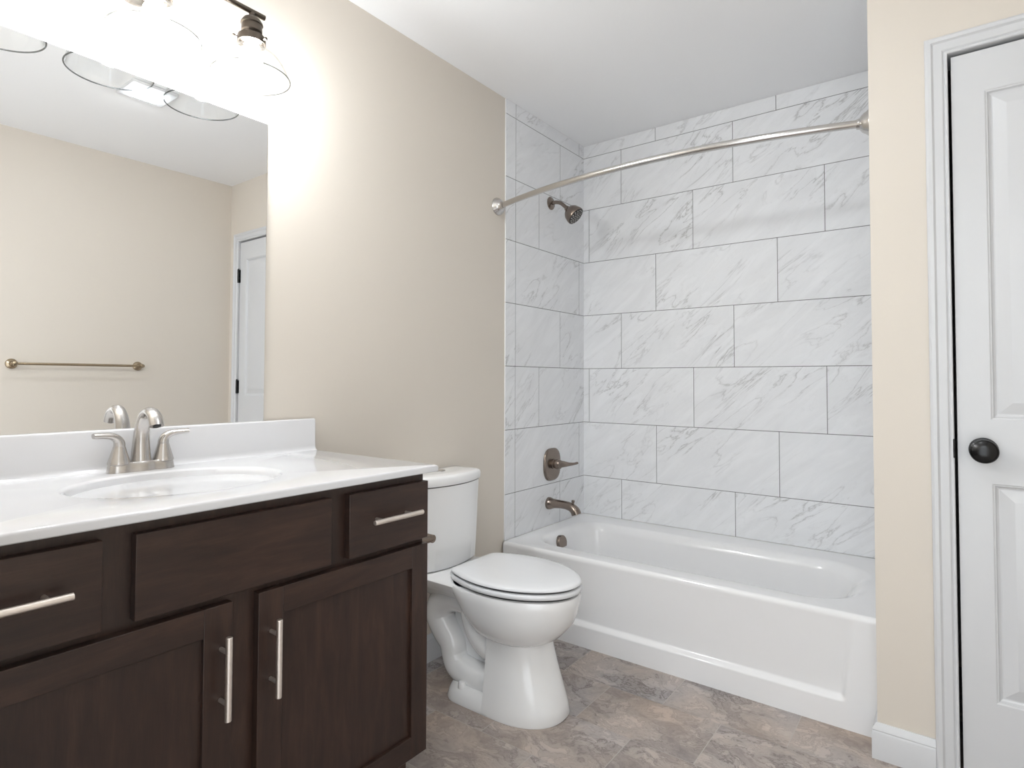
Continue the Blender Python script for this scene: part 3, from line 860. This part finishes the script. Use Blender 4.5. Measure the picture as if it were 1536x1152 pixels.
# seat and lid
HALF = [(0.248, 0.0), (0.248, 0.060), (0.249, 0.108), (0.256, 0.124), (0.275, 0.136), (0.310, 0.1500), (0.350, 0.1640), (0.400, 0.1740), (0.450, 0.1765), (0.505, 0.1710), (0.560, 0.1560), (0.610, 0.1320), (0.650, 0.1020), (0.680, 0.0660), (0.6955, 0.0320), (0.7000, 0.0)]
_full = [Vector((x, y, 0)) for x, y in HALF] + [Vector((x, -y, 0)) for x, y in HALF[-2:0:-1]]
def _outline(k=5):
    n = len(_full); out = []
    for i in range(n):
        p0, p1, p2, p3 = _full[i - 1], _full[i], _full[(i + 1) % n], _full[(i + 2) % n]
        for q in range(k):
            t = q / k
            out.append(0.5 * ((2 * p1) + (p2 - p0) * t + (2 * p0 - 5 * p1 + 4 * p2 - p3) * t * t + (3 * p1 - p0 - 3 * p2 + p3) * t ** 3))
    return out
_OUT = _outline()
def seat_ring(ins, z):
    sx = 1 - 2 * ins / 0.452; sy = 1 - 2 * ins / 0.353
    return [(0.474 + (p.x - 0.474) * sx, TYC + p.y * sy, z) for p in _OUT]
b = MB()
b.loft([seat_ring(0.012, 0.4185), seat_ring(0.003, 0.4195), seat_ring(0.0, 0.423), seat_ring(0.0, 0.431), seat_ring(0.003, 0.4350), seat_ring(0.010, 0.4365)])
b.build('seat', M['seat'], to, angle=60)
b = MB()
b.loft([seat_ring(0.014, 0.4425), seat_ring(0.004, 0.4435), seat_ring(0.0005, 0.4465), seat_ring(0.0015, 0.451), seat_ring(0.007, 0.4555), seat_ring(0.020, 0.458), seat_ring(0.06, 0.460), seat_ring(0.12, 0.461)])
b.build('lid', M['seat'], to, angle=60)
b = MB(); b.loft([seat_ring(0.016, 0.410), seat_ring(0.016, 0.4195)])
b.build('seat_gap_shade', M['black_matte'], to, smooth=False)  # black ring paints the shadow line between bowl and seat
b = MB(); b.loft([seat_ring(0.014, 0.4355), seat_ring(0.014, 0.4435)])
b.build('lid_gap_shade', M['black_matte'], to, smooth=False)  # shade of the seat-to-lid gap, put in as a black filler ring
for s in (-1, 1):
    b = MB(); b.tube([(0.250, TYC + s * 0.085 - 0.02, 0.428), (0.250, TYC + s * 0.085 + 0.02, 0.428)], 0.014, 16); b.lathe([(0.02, 0.411), (0.02, 0.416), (0.012, 0.42)], (0.248, TYC + s * 0.085, 0), n=16)
    b.build('seat_hinge', M['seat'], to)
# tank
def tank(hw, xb, xs, xf, z, r=0.03):
    """bowed-front outline: straight back, sides, front bulging from xs to xf"""
    pts = []
    n = 24
    for i in range(n + 1):
        t = -1 + 2 * i / n
        pts.append((xs + (xf - xs) * (1 - t * t) , TYC + hw * t * 0.90, z))
    m8 = 6
    for i in range(1, m8 + 1):
        a = radians(90 * i / m8)
        pts.append((xs - r * (1 - cos(a)) * 1.0, TYC + hw * 0.90 + hw * 0.10 * sin(a), z))
    pts.append((xb + 0.012, TYC + hw, z)); pts.append((xb, TYC + hw - 0.012, z))
    pts.append((xb, TYC - hw + 0.012, z)); pts.append((xb + 0.012, TYC - hw, z))
    for i in range(m8, 0, -1):
        a = radians(90 * i / m8)
        pts.append((xs - r * (1 - cos(a)), TYC - hw * 0.90 - hw * 0.10 * sin(a), z))
    return pts
b = MB()
b.loft([tank(0.152, 0.03, 0.130, 0.158, 0.4115), tank(0.159, 0.022, 0.138, 0.166, 0.418), tank(0.160, 0.018, 0.143, 0.172, 0.50), tank(0.162, 0.014, 0.148, 0.178, 0.62), tank(0.164, 0.012, 0.152, 0.183, 0.724)])
b.build('tank', M['porcelain'], to, angle=50)
b = MB()
b.loft([tank(0.162, 0.012, 0.150, 0.181, 0.7265), tank(0.167, 0.008, 0.156, 0.188, 0.729), tank(0.169, 0.006, 0.158, 0.190, 0.737), tank(0.169, 0.006, 0.158, 0.190, 0.755), tank(0.166, 0.009, 0.154, 0.186, 0.762), tank(0.156, 0.018, 0.143, 0.175, 0.766), tank(0.12, 0.05, 0.10, 0.13, 0.767)])
b.build('tank_lid', M['porcelain'], to, angle=50)
b = MB(); b.lathe([(0.0225, 0.765), (0.0225, 0.769), (0.020, 0.771), (0.001, 0.7715)], (0.080, TYC, 0), n=28)
b.build('flush_button', M['steel'], to).__setitem__('label', 'round metal flush button')
